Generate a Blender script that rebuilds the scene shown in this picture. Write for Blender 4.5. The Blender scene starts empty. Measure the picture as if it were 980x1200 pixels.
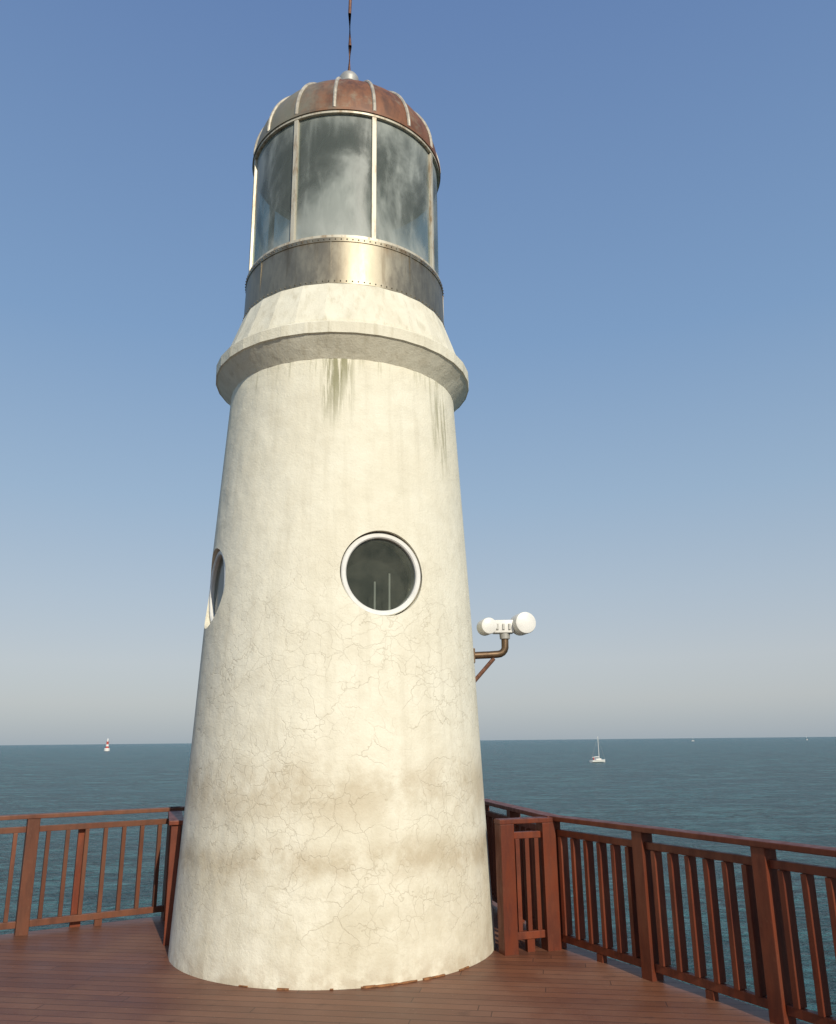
import bpy, bmesh, math, random
from mathutils import Vector, Matrix
random.seed(7)
scene = bpy.context.scene
R = math.radians

# ------------------------------------------------------------------ node helpers
class NT:
    def __init__(s, name):
        s.mat = bpy.data.materials.new(name); s.mat.use_nodes = True
        s.t = s.mat.node_tree; s.t.nodes.clear()
        s.out = s.t.nodes.new('ShaderNodeOutputMaterial')
        s.b = s.t.nodes.new('ShaderNodeBsdfPrincipled')
        s.t.links.new(s.b.outputs[0], s.out.inputs[0])
        s.tc = s.t.nodes.new('ShaderNodeTexCoord')
    def n(s, typ, **kw):
        nd = s.t.nodes.new(typ)
        for k, v in kw.items(): setattr(nd, k, v)
        return nd
    def put(s, sock, v):
        if hasattr(v, 'node'): s.t.links.new(v, sock)
        elif isinstance(v, (tuple, list)) and len(v) == 3 and sock.type == 'RGBA': sock.default_value = (*v, 1)
        else: sock.default_value = v
    def m(s, op, a, b=0.0, c=None, clamp=False):
        nd = s.n('ShaderNodeMath', operation=op, use_clamp=clamp)
        s.put(nd.inputs[0], a); s.put(nd.inputs[1], b)
        if c is not None: s.put(nd.inputs[2], c)
        return nd.outputs[0]
    def mapr(s, v, a, b, c=0.0, d=1.0, smooth=True):
        nd = s.n('ShaderNodeMapRange'); nd.interpolation_type = 'SMOOTHSTEP' if smooth else 'LINEAR'
        s.put(nd.inputs[0], v)
        for i, x in enumerate((a, b, c, d)): s.put(nd.inputs[i+1], x)
        return nd.outputs[0]
    def mix(s, f, a, b, mode='MIX'):
        nd = s.n('ShaderNodeMix', data_type='RGBA', blend_type=mode)
        s.put(nd.inputs[0], f); s.put(nd.inputs[6], a); s.put(nd.inputs[7], b)
        return nd.outputs[2]
    def obj(s): return s.tc.outputs['Object']
    def mapping(s, v, scale=(1,1,1), rot=(0,0,0), loc=(0,0,0)):
        nd = s.n('ShaderNodeMapping'); s.put(nd.inputs[0], v)
        nd.inputs['Scale'].default_value = scale; nd.inputs['Rotation'].default_value = rot
        nd.inputs['Location'].default_value = loc
        return nd.outputs[0]
    def noise(s, v, scale, detail=4, rough=.55, dist=0.0, color=False):
        nd = s.n('ShaderNodeTexNoise'); s.put(nd.inputs['Vector'], v)
        nd.inputs['Scale'].default_value = scale; nd.inputs['Detail'].default_value = detail
        nd.inputs['Roughness'].default_value = rough; nd.inputs['Distortion'].default_value = dist
        return nd.outputs[1 if color else 0]
    def xyz(s, v):
        nd = s.n('ShaderNodeSeparateXYZ'); s.put(nd.inputs[0], v); return nd.outputs
    def bump(s, h, strength=.3, dist=.01, prev=None):
        nd = s.n('ShaderNodeBump'); s.put(nd.inputs['Height'], h)
        nd.inputs['Strength'].default_value = strength; nd.inputs['Distance'].default_value = dist
        if prev is not None: s.put(nd.inputs['Normal'], prev)
        return nd.outputs[0]
    def base(s, c): s.put(s.b.inputs['Base Color'], c)
    def rough(s, c): s.put(s.b.inputs['Roughness'], c)
    def metal(s, c): s.put(s.b.inputs['Metallic'], c)
    def normal(s, c): s.put(s.b.inputs['Normal'], c)

CAMDIR = math.atan2(-8.1, 0.79)     # direction from tower axis toward the viewpoint side
def phi(deg): return CAMDIR + R(deg)

# ------------------------------------------------------------------ materials
def mat_plaster(name='weathered_white_plaster', dirty=True):
    s = NT(name); o = s.obj()
    big = s.noise(o, 1.3, 5, .6); mid = s.noise(o, 6, 6, .65); fine = s.noise(o, 60, 4, .6)
    c = s.mix(s.mapr(big, .35, .7), (.81, .77, .625), (.75, .70, .55))
    c = s.mix(s.mapr(mid, .42, .75, 0, .45), c, (.66, .61, .47))
    vert = s.noise(s.mapping(o, (9, 9, .5)), 1.0, 4, .6)
    c = s.mix(s.mapr(vert, .46, .76, 0, .36), c, (.58, .53, .40))
    x, y, z = s.xyz(o)
    h = fine
    if dirty:
        wob = s.m('MULTIPLY', s.m('SUBTRACT', s.noise(o, 1.4, 5), .5), .38)
        zz = s.m('ADD', z, wob)
        def band(zc, w):
            d = s.m('ABSOLUTE', s.m('SUBTRACT', zz, zc)); return s.mapr(d, 0.0, w, 1, 0)
        blotch = s.mapr(s.noise(o, 2.6, 8, .72), .30, .62)
        g = s.m('MULTIPLY', s.m('MAXIMUM', band(.86, .20), s.m('MULTIPLY', band(1.38, .34), .8)), blotch)
        c = s.mix(s.m('MULTIPLY', g, .60), c, (.41, .315, .185))
        low = s.m('MULTIPLY', s.mapr(z, 2.1, .3, 0, 1), s.mapr(s.noise(o, 1.9, 8, .74), .38, .66))
        c = s.mix(s.m('MULTIPLY', low, .45), c, (.50, .44, .30))
        foot = s.m('MULTIPLY', s.mapr(z, .22, .0), s.mapr(s.noise(o, 9, 5), .35, .62))
        c = s.mix(s.m('MULTIPLY', foot, .45), c, (.40, .31, .20))
        st = s.noise(s.mapping(o, (23, 23, .8)), 1.0, 5, .65)
        rr = s.m('SQRT', s.m('ADD', s.m('MULTIPLY', x, x), s.m('MULTIPLY', y, y)))
        def sector(deg, w):
            a = phi(deg)
            d = s.m('DIVIDE', s.m('ADD', s.m('MULTIPLY', x, math.cos(a)), s.m('MULTIPLY', y, math.sin(a))), rr)
            return s.mapr(d, math.cos(R(w)), math.cos(R(w*.25)))
        zj = s.m('ADD', z, s.m('MULTIPLY', s.m('SUBTRACT', s.noise(s.mapping(o, (11, 11, .01)), 1, 3), .5), 1.0))
        gen = s.m('MULTIPLY', s.m('MULTIPLY', s.mapr(st, .50, .66), s.mapr(zj, 4.95, 5.25)), .4)
        s1 = s.m('MULTIPLY', s.m('MULTIPLY', s.mapr(st, .40, .56), s.mapr(zj, 4.45, 5.1)), sector(-3, 9))
        s2 = s.m('MULTIPLY', s.m('MULTIPLY', s.mapr(st, .44, .58), s.m('MULTIPLY', s.mapr(zj, 4.15, 4.7), s.mapr(z, 5.2, 4.9))), sector(52, 9))
        sk = s.m('MAXIMUM', gen, s.m('MULTIPLY', s.m('MAXIMUM', s1, s.m('MULTIPLY', s2, .7)), .8))
        c = s.mix(sk, c, (.20, .19, .085))
        dist = s.noise(o, 2.6, 4, .6, color=True)
        vadd = s.n('ShaderNodeMix', data_type='VECTOR'); vadd.inputs[0].default_value = .25
        s.put(vadd.inputs[4], o); s.put(vadd.inputs[5], dist)
        def vor(sc, w):
            v = s.n('ShaderNodeTexVoronoi', feature='DISTANCE_TO_EDGE')
            s.put(v.inputs['Vector'], vadd.outputs[1]); v.inputs['Scale'].default_value = sc
            return s.mapr(v.outputs['Distance'], 0, w, 1, 0, False)
        patch = s.mapr(s.noise(o, 2.3, 3), .38, .55)
        patch2 = s.mapr(s.noise(s.mapping(o, loc=(5, 2, 1)), 2.0, 3), .38, .54)
        zone = s.m('MULTIPLY', s.mapr(z, .1, .4), s.mapr(z, 4.2, 2.2))
        cr = s.m('MULTIPLY', s.m('MAXIMUM', s.m('MULTIPLY', s.m('MULTIPLY', vor(9, .024), .8), patch2), s.m('MULTIPLY', vor(4.4, .012), patch)), zone)
        c = s.mix(s.m('MULTIPLY', cr, .44), c, (.34, .28, .18))
        h = s.m('SUBTRACT', fine, s.m('MULTIPLY', cr, .6))
    else:
        st = s.noise(s.mapping(o, (14, 14, 1.2)), 1.0, 5, .65)
        c = s.mix(s.mapr(st, .48, .73, 0, .42), c, (.44, .38, .25))
    s.base(c); s.rough(.85); s.b.inputs['Specular IOR Level'].default_value = .2
    b1 = s.bump(h, .5, .006); b2 = s.bump(mid, .7, .014, b1)
    b3 = s.bump(s.noise(o, 2.2, 2), .65, .035, b2)
    s.normal(b3)
    return s.mat

def mat_steel():
    s = NT('brushed_stained_steel'); o = s.obj(); x, y, z = s.xyz(o)
    n1 = s.noise(s.mapping(o, (4, 4, 1.5)), 1, 6, .7); n2 = s.noise(s.mapping(o, (18, 18, 1.6)), 1, 5, .65)
    c = s.mix(s.mapr(n1, .36, .66), (.25, .215, .155), (.35, .315, .235))
    rust = s.m('MULTIPLY', s.mapr(s.noise(s.mapping(o, (7, 7, 2)), 1, 5), .45, .65), s.mapr(z, 6.38, 6.6))
    c = s.mix(s.m('MULTIPLY', rust, .8), c, (.20, .12, .055))
    c = s.mix(s.m('MULTIPLY', s.mapr(n2, .52, .7), .5), c, (.17, .135, .085))
    s.base(c); s.metal(.8); s.rough(s.mapr(n1, .3, .7, .40, .56))
    s.normal(s.bump(s.noise(o, 3, 3), .25, .01)); return s.mat

def mat_copper():
    s = NT('oxidised_copper_sky_sheen'); o = s.obj(); x, y, z = s.xyz(o)
    n1 = s.noise(o, 3.5, 6, .7); n2 = s.noise(s.mapping(o, (10, 10, 3)), 1, 5, .65)
    c = s.mix(s.mapr(n2, .35, .7), (.25, .105, .048), (.125, .058, .033))
    a = phi(-75)
    side = s.m('ADD', s.m('MULTIPLY', x, math.cos(a)), s.m('MULTIPLY', y, math.sin(a)))
    f = s.m('MULTIPLY', s.mapr(s.m('ADD', side, s.m('MULTIPLY', s.m('SUBTRACT', n1, .5), 1.2)), .2, .9), .75)
    c = s.mix(f, c, (.27, .28, .21))  # paler left side paints the sky's reflection into the patina colour
    c = s.mix(s.m('MULTIPLY', s.mapr(n1, .54, .70), .5), c, (.30, .26, .18))
    s.base(c); s.metal(.2); s.rough(.55); s.normal(s.bump(n2, .2, .006)); return s.mat

def mat_simple(name, col, rough=.5, metal=0.0, var=.2, scale=8, bump=.1, spec=.5):
    s = NT(name); o = s.obj(); n = s.noise(o, scale, 5, .6)
    d = tuple(v*(1-var) for v in col)
    s.base(s.mix(s.mapr(n, .35, .65), col, d)); s.rough(rough); s.metal(metal)
    s.b.inputs['Specular IOR Level'].default_value = spec
    if bump: s.normal(s.bump(n, bump, .005))
    return s.mat

def mat_frame():
    s = NT('aged_cream_frame_paint'); o = s.obj()
    n = s.noise(s.mapping(o, (14, 14, 3)), 1, 5, .7)
    c = s.mix(s.mapr(n, .45, .7), (.60, .55, .43), (.34, .24, .14))
    s.base(c); s.rough(.45); s.metal(.2); return s.mat

def mat_lantern_glass():
    s = NT('salt_hazed_lantern_glass'); o = s.obj(); x, y, z = s.xyz(o)
    n1 = s.noise(s.mapping(o, (1.0, 1.0, .6), loc=(3, 1, 0)), 1.4, 5, .58, .5)
    n2 = s.noise(s.mapping(o, (1, 1, .25), rot=(.5, .3, 0)), 8, 5, .62, .4)
    top = s.m('MAXIMUM', s.mapr(z, 7.75, 8.1), s.mapr(z, 6.95, 6.6))
    hz = s.m('ADD', s.mapr(n1, .36, .68, .03, .50), s.m('MULTIPLY', top, .14))
    hz = s.m('ADD', hz, s.mapr(n2, .45, .78, 0, .2))
    s.base(s.mix(hz, (.19, .22, .20), (.54, .56, .51)))
    s.rough(s.mapr(hz, 0, .6, .2, .45)); s.b.inputs['IOR'].default_value = 1.4
    s.b.inputs['Specular IOR Level'].default_value = .4
    s.normal(s.bump(n1, .2, .02))
    tr = s.n('ShaderNodeBsdfTransparent'); tr.inputs[0].default_value = (.76, .88, .82, 1)
    mx = s.n('ShaderNodeMixShader')
    s.put(mx.inputs[0], s.mapr(hz, 0, .6, .42, .85))
    s.t.links.new(tr.outputs[0], mx.inputs[1]); s.t.links.new(s.b.outputs[0], mx.inputs[2])
    s.t.links.new(mx.outputs[0], s.out.inputs[0]); return s.mat

def mat_port_glass():
    s = NT('dusty_porthole_glass'); o = s.obj()
    n = s.noise(o, 5, 5, .6)
    s.base(s.mix(s.mapr(n, .3, .7), (.05, .058, .042), (.11, .115, .085))); s.rough(.12)
    tr = s.n('ShaderNodeBsdfTransparent'); tr.inputs[0].default_value = (.85, .9, .85, 1)
    mx = s.n('ShaderNodeMixShader'); mx.inputs[0].default_value = .5
    s.t.links.new(tr.outputs[0], mx.inputs[1]); s.t.links.new(s.b.outputs[0], mx.inputs[2])
    s.t.links.new(mx.outputs[0], s.out.inputs[0]); return s.mat

def mat_wood(name='redbrown_stained_timber', col=(.195, .042, .017), col2=(.095, .021, .010), worn=(.24, .085, .042)):
    s = NT(name); g = s.n('ShaderNodeNewGeometry'); o = g.outputs['Position']
    n = s.noise(s.mapping(o, (14, 14, 3)), 1, 6, .65); n2 = s.noise(o, 2.3, 3)
    n3 = s.noise(o, 30, 3)
    c = s.mix(s.mapr(n, .35, .7), col, col2)
    c = s.mix(s.m('MULTIPLY', s.mapr(n3, .58, .78), .4), c, worn)
    c = s.mix(s.mapr(n2, .35, .7, 0, .3), c, worn)
    at = s.n('ShaderNodeAttribute', attribute_name='tone')
    c = s.mix(s.mapr(at.outputs['Fac'], 0, 1, 0, .55, False), c, tuple(v*.4 for v in col))
    s.base(c); s.rough(s.mapr(n, .3, .7, .38, .6)); s.normal(s.bump(n, .3, .004))
    s.b.inputs['Specular IOR Level'].default_value = .3
    return s.mat

def mat_deck():
    s = NT('deck_planks'); o = s.mapping(s.obj(), rot=(0, 0, R(9)))
    x, y, z = s.xyz(o)
    W = .118
    row = s.m('FLOOR', s.m('DIVIDE', y, W)); fr = s.m('FRACT', s.m('DIVIDE', y, W))
    wn = s.n('ShaderNodeTexWhiteNoise', noise_dimensions='1D'); s.put(wn.inputs['W'], row)
    xs = s.m('ADD', s.m('DIVIDE', x, 2.6), wn.outputs['Value']); cx = s.m('FLOOR', xs); fx = s.m('FRACT', xs)
    wn2 = s.n('ShaderNodeTexWhiteNoise', noise_dimensions='2D')
    cmb = s.n('ShaderNodeCombineXYZ'); s.put(cmb.inputs[0], cx); s.put(cmb.inputs[1], row)
    s.put(wn2.inputs['Vector'], cmb.outputs[0]); pv = wn2.outputs['Value']
    grain = s.noise(s.mapping(o, (2, 30, 1)), 1, 6, .65); blot = s.noise(o, 1.1, 5, .6)
    c = s.mix(pv, (.205, .082, .042), (.140, .054, .029))
    c = s.mix(s.mapr(grain, .4, .7, 0, .45), c, (.115, .046, .027))
    c = s.mix(s.mapr(blot, .42, .72, 0, .65), c, (.26, .135, .082))
    scuff = s.mapr(s.noise(o, 45, 3), .65, .71)
    c = s.mix(s.m('MULTIPLY', scuff, .5), c, (.34, .21, .14))
    drip = s.mapr(s.noise(s.mapping(o, loc=(2, 7, 0)), 5, 5, .7), .58, .70)
    c = s.mix(s.m('MULTIPLY', drip, .4), c, (.08, .035, .022))
    edge = s.m('MINIMUM', fr, s.m('SUBTRACT', 1, fr)); gap = s.mapr(edge, .02, .05, 1, 0)
    ge = s.m('MINIMUM', fx, s.m('SUBTRACT', 1, fx)); gap2 = s.mapr(ge, .0006, .0016, 1, 0)
    gp = s.m('MAXIMUM', gap, gap2)
    c = s.mix(s.m('MULTIPLY', gp, .8), c, (.03, .014, .01))
    s.base(c); s.rough(s.mapr(blot, .3, .7, .40, .58)); s.b.inputs['Specular IOR Level'].default_value = .35
    h = s.m('ADD', s.m('MULTIPLY', s.m('SUBTRACT', 1, gp), 1), s.m('MULTIPLY', grain, .2))
    s.normal(s.bump(h, .5, .004)); return s.mat

def mat_sea():
    s = NT('sea_water'); o = s.obj()
    w1 = s.noise(s.mapping(o, (.10, .17, 1), rot=(0, 0, .3)), 1, 6, .65, .3)
    w2 = s.noise(s.mapping(o, (.6, 1.0, 1), rot=(0, 0, -.2)), 1, 6, .68, .5)
    wm = s.noise(s.mapping(o, (.09, .20, 1), rot=(0, 0, .1)), 1, 8, .8, .3)
    w3 = s.noise(s.mapping(o, (.035, .055, 1)), 1, 9, .85)
    w0 = s.noise(s.mapping(o, (.0015, .008, 1)), 1, 7, .75)
    c = s.mix(s.mapr(w2, .43, .57), (.004, .050, .062), (.058, .225, .235))  # ripple light and shade painted into the water colour, here and below
    c = s.mix(s.mapr(wm, .47, .55, 0, .65), c, (.005, .056, .074))
    c = s.mix(s.mapr(w1, .51, .62, 0, .65), c, (.078, .265, .270))
    c = s.mix(s.mapr(w3, .47, .55, 0, .6), c, (.007, .062, .084))
    c = s.mix(s.mapr(w0, .45, .60, 0, .35), c, (.030, .145, .170))
    s.base(c); s.rough(.24); s.b.inputs['IOR'].default_value = 1.333
    s.b.inputs['Specular IOR Level'].default_value = .20
    b = s.bump(w1, 1, 4.5); b = s.bump(w2, 1, 1.5, b); s.normal(b); return s.mat

PL = mat_plaster(); PLR = mat_plaster('gallery_plaster', False)
STEEL = mat_steel(); COPPER = mat_copper(); FRAME = mat_frame()
LGL = mat_lantern_glass(); PGL = mat_port_glass()
WOOD = mat_wood(); DECK = mat_deck(); SEA = mat_sea()
WOODD = mat_wood('weathered_timber', (.18, .064, .034), (.105, .038, .021), (.25, .125, .07))
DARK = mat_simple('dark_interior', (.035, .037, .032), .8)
MIDG = mat_simple('grey_interior', (.10, .105, .10), .7)
WHITE = mat_simple('white_enamel', (.78, .765, .71), .4, var=.1)
RUSTY = mat_simple('rusty_iron', (.22, .10, .06), .6, .3, .4, 30)
RIBM = mat_simple('pale_seam_metal', (.60, .54, .43), .5, .2, .35, 14)
GREY = mat_simple('grey_cap_metal', (.45, .44, .40), .5, .3)
BRONZE = mat_simple('tarnished_pipe', (.20, .13, .075), .4, .7, .3, 20)
PLATE = mat_simple('concrete', (.33, .31, .28), .85)
RED = mat_simple('red_paint', (.55, .06, .04), .5)
ORANGE = mat_simple('orange_filler', (.36, .16, .06), .8, var=.5, scale=25)

# ------------------------------------------------------------------ mesh helpers
def empty(name, loc=(0, 0, 0), rot=(0, 0, 0)):
    e = bpy.data.objects.new(name, None); e.location = loc; e.rotation_euler = rot
    e.empty_display_size = .2; scene.collection.objects.link(e); return e
def obj_from_bm(bm, name, mat, parent=None, smooth=False, angle=35):
    bmesh.ops.recalc_face_normals(bm, faces=bm.faces)
    me = bpy.data.meshes.new(name); bm.to_mesh(me); bm.free()
    if smooth:
        for p in me.polygons: p.use_smooth = True
        me.set_sharp_from_angle(angle=R(angle))
    me.materials.append(mat)
    ob = bpy.data.objects.new(name, me); scene.collection.objects.link(ob)
    if parent: ob.parent = parent
    return ob
def lathe_bm(prof, seg=96, close=False, a0=0, bm=None):
    bm = bm or bmesh.new(); rings = []
    for r, z in prof:
        if r < 1e-5: rings.append([bm.verts.new((0, 0, z))])
        else: rings.append([bm.verts.new((r*math.cos(a0+2*math.pi*i/seg), r*math.sin(a0+2*math.pi*i/seg), z)) for i in range(seg)])
    pairs = list(zip(rings, rings[1:]))
    if close: pairs.append((rings[-1], rings[0]))
    for A, B in pairs:
        for i in range(seg):
            j = (i+1) % seg
            if len(A) == 1 and len(B) == 1: continue
            if len(A) == 1: bm.faces.new((A[0], B[i], B[j]))
            elif len(B) == 1: bm.faces.new((A[i], A[j], B[0]))
            else: bm.faces.new((A[i], A[j], B[j], B[i]))
    return bm
def lathe(name, prof, mat, parent, seg=96, smooth=True, close=False, a0=0, angle=35):
    return obj_from_bm(lathe_bm(prof, seg, close, a0), name, mat, parent, smooth, angle)
def bm_box(bm, c, size, M=None, bev=0.0, tone=False):
    b2 = bmesh.new(); bmesh.ops.create_cube(b2, size=1)
    bmesh.ops.scale(b2, vec=size, verts=b2.verts)
    if bev: bmesh.ops.bevel(b2, geom=list(b2.edges), offset=bev, segments=2, affect='EDGES', profile=.6)
    mt = Matrix.Translation(c) @ (M.to_4x4() if M else Matrix.Identity(4))
    bmesh.ops.transform(b2, matrix=mt, verts=b2.verts)
    if tone:
        lay = b2.verts.layers.float.new('tone'); t = random.random()
        for v in b2.verts: v[lay] = t
    me = bpy.data.meshes.new('t'); b2.to_mesh(me); b2.free(); bm.from_mesh(me); bpy.data.meshes.remove(me)
def bm_tube(bm, pts, r, seg=14, caps=True):
    pts = [Vector(p) for p in pts]; rs = r if isinstance(r, (list, tuple)) else [r]*len(pts)
    rings = []
    for i, p in enumerate(pts):
        d = (pts[min(i+1, len(pts)-1)] - pts[max(i-1, 0)]).normalized()
        q = d.to_track_quat('Z', 'Y')
        rings.append([bm.verts.new(p + q @ Vector((rs[i]*math.cos(2*math.pi*k/seg), rs[i]*math.sin(2*math.pi*k/seg), 0))) for k in range(seg)])
    for A, B in zip(rings, rings[1:]):
        for k in range(seg):
            bm.faces.new((A[k], A[(k+1) % seg], B[(k+1) % seg], B[k]))
    if caps: bm.faces.new(rings[0][::-1]); bm.faces.new(rings[-1])
def tube(name, pts, r, mat, parent, seg=14):
    bm = bmesh.new(); bm_tube(bm, pts, r, seg); return obj_from_bm(bm, name, mat, parent, True, 40)

# ------------------------------------------------------------------ LIGHTHOUSE
LX, LY = -0.79, 8.1
lh = empty('lighthouse', (LX, LY, 0))
def body_r(z):
    pts = [(0, 1.445), (1.19, 1.385), (2.97, 1.305), (5.5, 1.165)]
    for (z0, r0), (z1, r1) in zip(pts, pts[1:]):
        if z <= z1: return r0 + (r1-r0)*(z-z0)/(z1-z0)
    return pts[-1][1]
prof = [(0, -.02)] + [(body_r(max(0, i*.22-.02)), i*.22-.02) for i in range(0, 26)] + [(0, 25*.22-.02)]
body = obj_from_bm(lathe_bm(prof, 160), 'tapered_tower_wall', PL, lh, False)
WZ, WR = 3.155, .365
wins = [16.7, -70.8, 109, 198]
cbm = bmesh.new()
for w in wins:
    a = phi(w); d = Vector((math.cos(a), math.sin(a), 0))
    bm_tube(cbm, [d*.95+Vector((0, 0, WZ)), d*1.7+Vector((0, 0, WZ))], WR+.016, 72)
cut = obj_from_bm(cbm, 'cutter', PL, lh)
bpy.context.view_layer.update()
md = body.modifiers.new('b', 'BOOLEAN'); md.object = cut; md.operation = 'DIFFERENCE'; md.solver = 'EXACT'
dg = bpy.context.evaluated_depsgraph_get()
me = bpy.data.meshes.new_from_object(body.evaluated_get(dg)); body.modifiers.clear(); body.data = me
for p in me.polygons: p.use_smooth = True
me.set_sharp_from_angle(angle=R(30))
bpy.data.objects.remove(cut)
for w in wins:
    a = phi(w)
    M = Matrix.Rotation(a, 4, 'Z') @ Matrix.Translation((0, 0, WZ)) @ Matrix.Rotation(R(90), 4, 'Y')  # local z -> outward
    def put(bm, nm, mt, sm=True):
        bmesh.ops.transform(bm, matrix=M, verts=bm.verts); return obj_from_bm(bm, nm, mt, lh, sm)
    ro, ri = WR+.004, .322
    put(lathe_bm([(ri, 1.12), (ro, 1.12), (ro, 1.230), (ro-.008, 1.238), (ri+.010, 1.238), (ri, 1.228)], 72, True), 'porthole_frame', WHITE)
    put(lathe_bm([(0, 1.20), (ri-.001, 1.20)], 72), 'porthole_glass', PGL)
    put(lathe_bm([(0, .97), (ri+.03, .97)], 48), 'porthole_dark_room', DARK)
    bm = bmesh.new()
    bm_tube(bm, [(.33, .095, 1.17), (-.02, .095, 1.17)], .009, 8)
    bm_tube(bm, [(.33, -.040, 1.165), (.06, -.040, 1.165)], .009, 8)
    put(bm, 'interior_rods', WHITE)
# gallery
gz0 = 5.20
GS = 36; ga0 = CAMDIR + R(4)
lathe('gallery_cornice', [(1.13, gz0), (1.185, gz0+.005), (1.335, 5.385), (1.352, 5.392), (1.355, 5.50), (1.345, 5.512), (1.29, 5.53), (1.12, 5.53)], PLR, lh, GS, True, True, ga0, 9)
lathe('gallery_apron', [(1.10, 5.51), (1.285, 5.51), (1.28, 5.57), (1.115, 6.045), (1.06, 6.05)], PLR, lh, 28, False, True, ga0)
# steel drum
S0, S1 = 6.05, 6.57
lathe('steel_drum', [(1.05, S0), (1.108, S0), (1.108, S0+.045), (1.100, S0+.05), (1.090, S1-.05), (1.098, S1-.045), (1.098, S1), (1.0, S1)], STEEL, lh, 128, True, True, 0, 25)
bm = bmesh.new()
for i in range(120):
    a = 2*math.pi*i/120
    for zz, rr in ((S0+.023, 1.109), (S1-.022, 1.099)):
        t = bmesh.ops.create_uvsphere(bm, u_segments=6, v_segments=4, radius=.008, matrix=Matrix.Translation((rr*math.cos(a), rr*math.sin(a), zz)))
obj_from_bm(bm, 'drum_rivets', STEEL, lh, True)
bm = bmesh.new()
for k in range(8):
    a = phi(-30+45*k+22); M = Matrix.Rotation(a, 3, 'Z')
    bm_box(bm, M @ Vector((1.095, 0, (S0+S1)/2)), (.006, .02, S1-S0-.1), M)
obj_from_bm(bm, 'drum_panel_straps', STEEL, lh)
# lantern room
G0, G1, GR = 6.605, 8.08, 1.05
def ring(name, r0, r1, z0, z1, mat): return lathe(name, [(r0, z0), (r1, z0), (r1, z1), (r0, z1)], mat, lh, 128, True, True)
ring('lantern_sill_ring', 1.0, 1.088, S1+.002, G0, FRAME)
ring('lantern_head_ring', 1.0, 1.083, G1, G1+.03, FRAME)
lathe('lantern_glass', [(GR, G0), (GR, G1)], LGL, lh, 128)
bm = bmesh.new()
for k in range(8):
    a = phi(-30.5+45.3*k if k < 4 else -30.5+45*k); M = Matrix.Rotation(a, 3, 'Z')
    bm_box(bm, M @ Vector((1.055, 0, (G0+G1)/2)), (.05, .05, G1-G0), M, .006)
obj_from_bm(bm, 'lantern_mullions', FRAME, lh)
lathe('lantern_floor', [(0, 6.5), (.99, 6.5)], MIDG, lh, 64)
lathe('lantern_lens', [(.10, 6.5), (.16, 6.7), (.42, 6.95), (.52, 7.3), (.50, 7.75), (.35, 8.0), (.08, 8.15), (0, 8.2)], MIDG, lh, 48)
# dome
DZ0, DR, DH = G1+.03, 1.075, .90
dp = [(1.02, DZ0), (DR+.02, DZ0), (DR+.02, DZ0+.03)]
N = 22
for i in range(N+1):
    t = math.pi/2*i/N
    dp.append((max(DR*math.cos(t)**.86, 0) if i < N else 0, DZ0+.03+DH*math.sin(t)))
lathe('copper_dome', dp, COPPER, lh, 128, True, False, 0, 50)
bm = bmesh.new()
for k in range(16):
    a = phi(-30.5+22.6*k if k < 6 else -30.5+22.5*k)
    ps = [(((r+.004)*math.cos(a)), (r+.004)*math.sin(a), z+.004) for r, z in dp[3:-1]]
    bm_tube(bm, ps, .020, 8)
obj_from_bm(bm, 'dome_ribs', RIBM, lh, True)
zt = DZ0+.03+DH
fp = [(.16, zt-.04), (.15, zt+.06), (.11, zt+.16), (.10, zt+.38), (.118, zt+.40)]
fp += [(.125*math.cos(R(t)), zt+.46+.125*math.sin(R(t))) for t in (-20, 0, 20, 40, 60, 75)] + [(0, zt+.59)]
lathe('finial', fp, GREY, lh, 32)
tube('lightning_rod', [(0, 0, zt+.56), (.006, 0, zt+1.0), (-.004, 0, zt+1.5), (.016, 0, zt+2.4)], [.026, .022, .020, .018], RUSTY, lh, 10)
# mortar scraps at the foot joint
bm = bmesh.new()
for k in range(30):
    d = random.choice([random.uniform(8, 32), random.uniform(-30, 55)])
    a = phi(d); M = Matrix.Rotation(a+random.uniform(-.1, .1), 3, 'Z')
    bm_box(bm, M @ Vector((1.447+random.uniform(-.004, .006), 0, .006)), (.016, random.uniform(.02, .12), random.uniform(.006, .018)), M, .002)
obj_from_bm(bm, 'foot_joint_filler', ORANGE, lh)

# ------------------------------------------------------------------ visibility sensor on bracket
vs = empty('visibility_sensor', (0, 0, 0))
wy = 8.15
arc = [(.40, wy, 2.555), (.70, wy, 2.565), (.78, wy, 2.57)] + [(.78+.075*math.sin(R(t)), wy, 2.645-.075*math.cos(R(t))) for t in (20, 40, 60, 80)] + [(.856, wy, 2.74)]
tube('pipe_arm', arc, .036, BRONZE, vs)
tube('diagonal_brace', [(.53, wy, 2.30), (.74, wy, 2.53)], .020, RUSTY, vs, 8)
bm = bmesh.new(); bm_box(bm, (.535, wy, 2.555), (.03, .14, .14), None, .004); obj_from_bm(bm, 'wall_flange', BRONZE, vs)
tube('swivel_neck', [(.856, wy, 2.72), (.856, wy, 2.79)], [.05, .055], GREY, vs)
bm = bmesh.new(); bm_box(bm, (.84, wy, 2.84), (.21, .13, .13), None, .014)
bm_tube(bm, [(.70, wy, 2.85), (.98, wy, 2.85)], .045, 16)
obj_from_bm(bm, 'sensor_body', WHITE, vs, True)
def drum(nm, x, z, r, l):
    bm = lathe_bm([(0, -l/2), (r*.86, -l/2), (r, -l/2+.015), (r, l/2-.02), (r*.96, l/2-.006), (r*.80, l/2), (0, l/2+.004)], 40)
    M = Matrix.Translation((x, wy-.04, z)) @ Matrix.Rotation(R(14), 4, 'Z') @ Matrix.Rotation(R(90), 4, 'X')
    bmesh.ops.transform(bm, matrix=M, verts=bm.verts); obj_from_bm(bm, nm, WHITE, vs, True)
drum('receiver_head', 1.035, 2.865, .108, .20)
drum('emitter_head', .675, 2.84, .082, .18)
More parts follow.
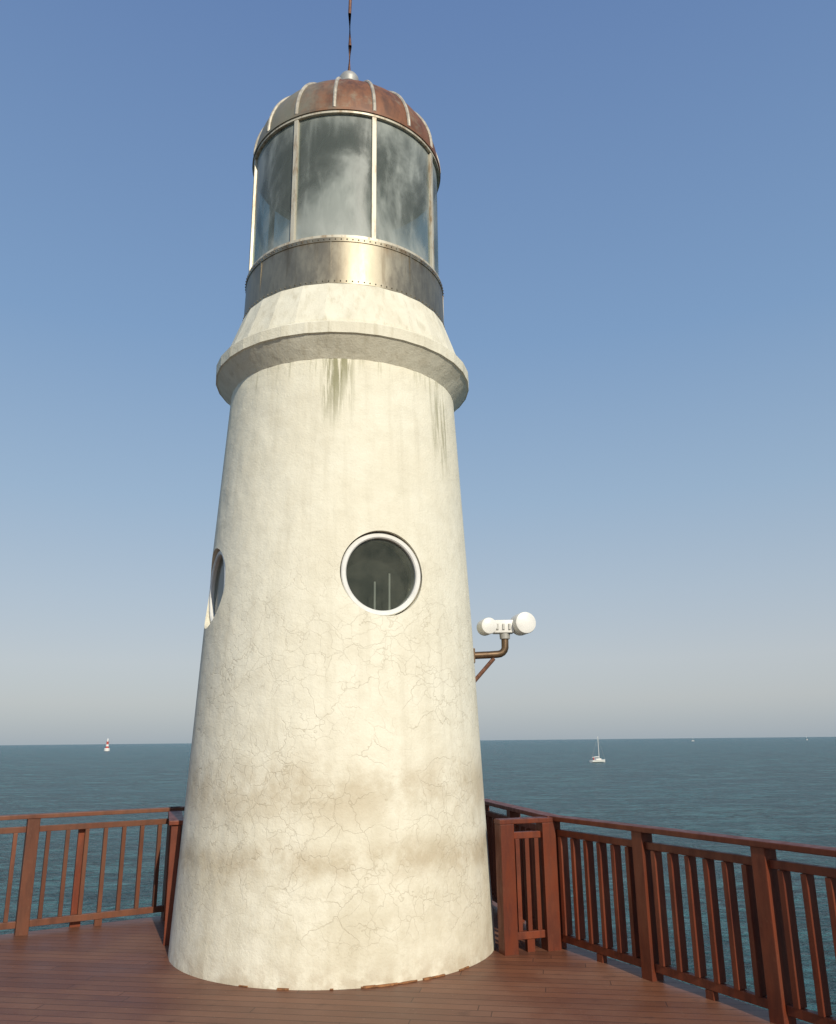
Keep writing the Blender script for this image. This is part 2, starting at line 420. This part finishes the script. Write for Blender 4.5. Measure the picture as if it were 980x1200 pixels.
bm = bmesh.new()
for dx in (-.06, 0, .06): bm_box(bm, (.84+dx, wy-.068, 2.835), (.022, .02, .06), None, .004)
obj_from_bm(bm, 'sensor_bolts', GREY, vs)

# ------------------------------------------------------------------ RAILINGS
RH = 1.08
def railing(name, pts, posts=None, gap=.155, mat=WOOD, bw=.045, bd=.085, start_post=True, end_post=True, post=.115, lows=.09, span=1.1, topz=RH):
    e = empty(name); bmP = bmesh.new(); bmR = bmesh.new(); bmB = bmesh.new()
    for b_ in (bmP, bmR, bmB): b_.verts.layers.float.new('tone')
    for si, (p, q) in enumerate(zip(pts, pts[1:])):
        p = Vector((*p, 0)); q = Vector((*q, 0)); L = (q-p).length; d = (q-p)/L
        ang = math.atan2(d.y, d.x); M = Matrix.Rotation(ang, 3, 'Z')
        n = max(1, round(L/span)); step = L/n
        for i in range(n+1):
            if i == 0 and (si > 0 or not start_post): continue
            if i == n and si == len(pts)-2 and not end_post: continue
            c = p+d*step*i
            bm_box(bmP, c+Vector((0, 0, (topz-.035)/2-.02)), (post, post, topz-.035+.04), M, .006, True)
        mid = (p+q)/2
        bm_box(bmR, mid+Vector((0, 0, topz-.015-.001*si)), (L+.14, .135, .04), M, .006, True)
        for i in range(n):
            a = p+d*(step*i+post/2+.001); b = p+d*(step*(i+1)-post/2-.001); m_ = (a+b)/2; l = (b-a).length
            bm_box(bmR, m_+Vector((0, 0, topz-.135)), (l, .05, .055), M, .004, True)
            bm_box(bmR, m_+Vector((0, 0, lows)), (l, .05, .06), M, .004, True)
            k = max(1, round(l/gap)-0)
            for j in range(k):
                t = (j+.5)/k
                Mj = Matrix.Rotation(ang+random.uniform(-.03, .03), 3, 'Z')
                bm_box(bmB, a+(b-a)*t+Vector((0, 0, (topz-.135-.0275+lows+.03)/2)), (bw, bd, topz-.135-.0275-lows-.03-.002), Mj, .003, True)
            bm_box(bmP, m_+Vector((0, 0, lows/2-.02)), (.07, .048, lows-.064+.04), M, 0, True)
    obj_from_bm(bmP, 'posts', mat, e); obj_from_bm(bmR, 'rails', mat, e); obj_from_bm(bmB, 'balusters', mat, e)
    return e
Rd = Vector((.53, -.975)).normalized(); C1 = Vector((1.19, 7.87))
far = C1 + Vector((-.40, 1.85)).normalized()*2.2
seaRight = [tuple(far), tuple(C1), tuple(C1+Rd*1.15*6)]
backL = (-2.66, 9.30); backM = (-1.2, 10.9)
railing('wooden_railing', seaRight, span=1.15, gap=.17, bw=.042, bd=.078)
lr = railing('wooden_railing', [(-2.66-1.193*3, 9.30-.72*3), backL], span=1.39, mat=WOODD, bw=.038, bd=.05, gap=.185)
railing('wooden_railing', [backL, backM, tuple(far)], span=1.2, mat=WOODD, start_post=False, end_post=False)
railing('wooden_gate', [(.735, 7.665), (1.12, 7.80)], span=.5, gap=.085, bw=.04, bd=.05, end_post=True, post=.13, lows=.13, topz=RH-.01)
railing('wooden_gate', [(-2.62, 9.17), (-2.30, 8.12)], span=1.2, gap=.11, bw=.045, bd=.05, post=.09, lows=.1, topz=RH-.03)
bm = bmesh.new()
M = Matrix.Rotation(math.atan2(.72, 1.193), 3, 'Z')
bm_box(bm, Vector((-3.47, 8.90, .47)), (.10, .05, .98), M, .004)
obj_from_bm(bm, 'outboard_brace', WOOD, lr)

# ------------------------------------------------------------------ DECK + base
end = C1+Rd*1.15*6
outline = [tuple(end+Vector((.12, 0))), (end.x, end.y-4), (-7.5, end.y-4), (-7.5, 6.2), (-2.66-1.193*3, 9.34-.72*3), (-2.70, 9.40), (-1.2, 11.02), tuple(far+Vector((.10, .1))), tuple(C1+Vector((.12, .06)))]
bm = bmesh.new(); vs_ = [bm.verts.new((x, y, 0)) for x, y in outline]; f = bm.faces.new(vs_)
r = bmesh.ops.extrude_face_region(bm, geom=[f]); bmesh.ops.translate(bm, vec=(0, 0, -.06), verts=[v for v in r['geom'] if isinstance(v, bmesh.types.BMVert)])
deck = obj_from_bm(bm, 'wooden_deck', DECK)
bm = bmesh.new()
cen = Vector((sum(p[0] for p in outline)/len(outline), sum(p[1] for p in outline)/len(outline)))
inn = [cen+(Vector(p)-cen)*.985 for p in outline]
vs_ = [bm.verts.new((p.x, p.y, -.065)) for p in inn]; f = bm.faces.new(vs_)
r = bmesh.ops.extrude_face_region(bm, geom=[f]); bmesh.ops.translate(bm, vec=(0, 0, -10.5), verts=[v for v in r['geom'] if isinstance(v, bmesh.types.BMVert)])
obj_from_bm(bm, 'concrete_pier', PLATE)

# ------------------------------------------------------------------ SEA
SZ = -9.6
radii = [0, 20, 60, 200, 800, 4000, 40000]
bm = lathe_bm([(r_, 0) for r_ in radii], 64)
sea = obj_from_bm(bm, 'sea', SEA); sea.location = (0, 0, SZ)

# ------------------------------------------------------------------ boats, beacon
CAMH = 1.75; F = 950.0; TH = math.atan(268/950)
def sailboat(loc, s=1.0, heading=0, sails=False):
    e = empty('sailboat', loc, (0, 0, heading)); e.scale = (s, s, s)
    bm = bmesh.new(); rings = []
    for i in range(9):
        t = i/8; x = -5+10*t; w = 1.5*math.sin(math.pi*min(1, .22+.78*t))**.7 if t < 1 else .03
        w = max(w, .03); hh = 1.1+.35*t*t
        rings.append([bm.verts.new(p) for p in ((x, -w, hh), (x, -w*.85, .3), (x, 0, -.3), (x, w*.85, .3), (x, w, hh))])
    for A, B in zip(rings, rings[1:]):
        for k in range(4): bm.faces.new((A[k], A[k+1], B[k+1], B[k]))
        bm.faces.new((A[4], A[0], B[0], B[4]))
    bm.faces.new(rings[0]); bm.faces.new(rings[-1][::-1])
    obj_from_bm(bm, 'hull', WHITE, e)
    bm = bmesh.new(); bm_box(bm, (-.3, 0, 1.55), (3.8, 1.7, .7), None, .15); obj_from_bm(bm, 'cabin', WHITE, e)
    tube('mast', [(.8, 0, 1.2), (.8, 0, 12.6)], [.15, .12], WHITE, e, 8)
    tube('boom_with_furled_sail', [(.7, 0, 2.6), (-1.5, 0, 2.65), (-4, 0, 2.5)], [.26, .24, .12], WHITE, e, 10)
    tube('forestay', [(4.9, 0, 1.5), (.8, 0, 12.2)], .03, GREY, e, 6)
    tube('backstay', [(-4.9, 0, 1.2), (.8, 0, 12.5)], .02, GREY, e, 6)
    if sails:
        bm = bmesh.new(); a = [bm.verts.new(p) for p in ((.75, .05, 2.7), (-3.9, .3, 2.7), (.75, .05, 12.3))]; bm.faces.new(a)
        a = [bm.verts.new(p) for p in ((4.8, 0, 1.6), (1.0, .4, 2.0), (.85, 0, 11.6))]; bm.faces.new(a)
        obj_from_bm(bm, 'sails', WHITE, e)
    bm = bmesh.new(); bm_box(bm, (-3.2, 0, 1.9), (.45, .45, 1.3), None, .15); obj_from_bm(bm, 'crew_figure', RED, e)
    return e
sailboat((89, 425, SZ), 1.0, R(35))
sailboat((1330, 2900, SZ), 1.6, R(70), True)
sailboat((970, 3000, SZ), 1.2, R(20))
b = empty('sea_beacon', (-520, 1400, SZ))
lathe('concrete_base', [(0, 0), (4.5, 0), (4.5, 4), (4, 4.5), (0, 4.5)], WHITE, b, 20)
lathe('tower', [(2.6, 4.5), (1.5, 14), (2.4, 14.2), (2.4, 15), (0, 15)], RED, b, 20)
lathe('lantern', [(1.2, 15), (1.2, 18), (1.6, 18.1), (0, 21), ], WHITE, b, 16)
lathe('band', [(2.4, 7.5), (2.1, 10.5), (2.0, 10.5)], WHITE, b, 20)

# ------------------------------------------------------------------ LIGHT
SUN_AZ, SUN_EL = 22.0, 29.0        # degrees right of straight-behind, elevation
sd = Vector((math.sin(R(SUN_AZ))*math.cos(R(SUN_EL)), -math.cos(R(SUN_AZ))*math.cos(R(SUN_EL)), math.sin(R(SUN_EL))))
L = bpy.data.lights.new('sun', 'SUN'); L.energy = 3.8; L.angle = R(.5); L.color = (1, .925, .785)
so = bpy.data.objects.new('sun', L); scene.collection.objects.link(so); so.location = (0, 0, 30)
so.rotation_euler = sd.to_track_quat('Z', 'Y').to_euler()
w = bpy.data.worlds.new('World'); scene.world = w; w.use_nodes = True
nt = w.node_tree; nt.nodes.clear()
sky = nt.nodes.new('ShaderNodeTexSky'); sky.sky_type = 'NISHITA'; sky.sun_disc = False
sky.sun_elevation = R(SUN_EL); sky.sun_rotation = R(180-SUN_AZ)
sky.air_density = 1.0; sky.dust_density = 1.0; sky.ozone_density = 1.6
STR = .13
tc = nt.nodes.new('ShaderNodeTexCoord'); sx = nt.nodes.new('ShaderNodeSeparateXYZ'); nt.links.new(tc.outputs['Generated'], sx.inputs[0])
rp = nt.nodes.new('ShaderNodeValToRGB'); nt.links.new(sx.outputs[2], rp.inputs[0])
els = [(0.0, (.350, .412, .475)), (.02, (.385, .435, .488)), (.045, (.450, .475, .505)), (.09, (.480, .510, .545)), (.17, (.420, .495, .575)), (.28, (.325, .448, .592)), (.46, (.215, .352, .565)), (.74, (.138, .240, .470)), (1.0, (.09, .17, .39))]
rp.color_ramp.elements[0].position = els[0][0]; rp.color_ramp.elements[0].color = (*els[0][1], 1)
rp.color_ramp.elements[1].position = 1; rp.color_ramp.elements[1].color = (*els[-1][1], 1)
for p_, c_ in els[1:-1]:
    e_ = rp.color_ramp.elements.new(p_); e_.color = (*c_, 1)
sc_ = nt.nodes.new('ShaderNodeVectorMath'); sc_.operation = 'SCALE'; nt.links.new(rp.outputs[0], sc_.inputs[0]); sc_.inputs['Scale'].default_value = 1/STR
mx = nt.nodes.new('ShaderNodeMix'); mx.data_type = 'RGBA'; mx.inputs[0].default_value = .85
nt.links.new(sky.outputs[0], mx.inputs[6]); nt.links.new(sc_.outputs[0], mx.inputs[7])
bg = nt.nodes.new('ShaderNodeBackground'); bg.inputs[1].default_value = STR
wo = nt.nodes.new('ShaderNodeOutputWorld')
nt.links.new(mx.outputs[2], bg.inputs[0]); nt.links.new(bg.outputs[0], wo.inputs[0])

# ------------------------------------------------------------------ CAMERA
cam = bpy.data.cameras.new('camera'); co = bpy.data.objects.new('camera', cam); scene.collection.objects.link(co)
cam.sensor_fit = 'VERTICAL'; cam.sensor_height = 24; cam.lens = 24*F/1200
cam.clip_end = 60000; cam.clip_start = .05
co.matrix_world = Matrix.Translation((0, 0, CAMH)) @ Matrix.Rotation(R(90)+TH, 4, 'X') @ Matrix.Rotation(R(-.585), 4, 'Z')
scene.camera = co
scene.view_settings.view_transform = 'Standard'; scene.view_settings.look = 'None'; scene.view_settings.exposure = 0
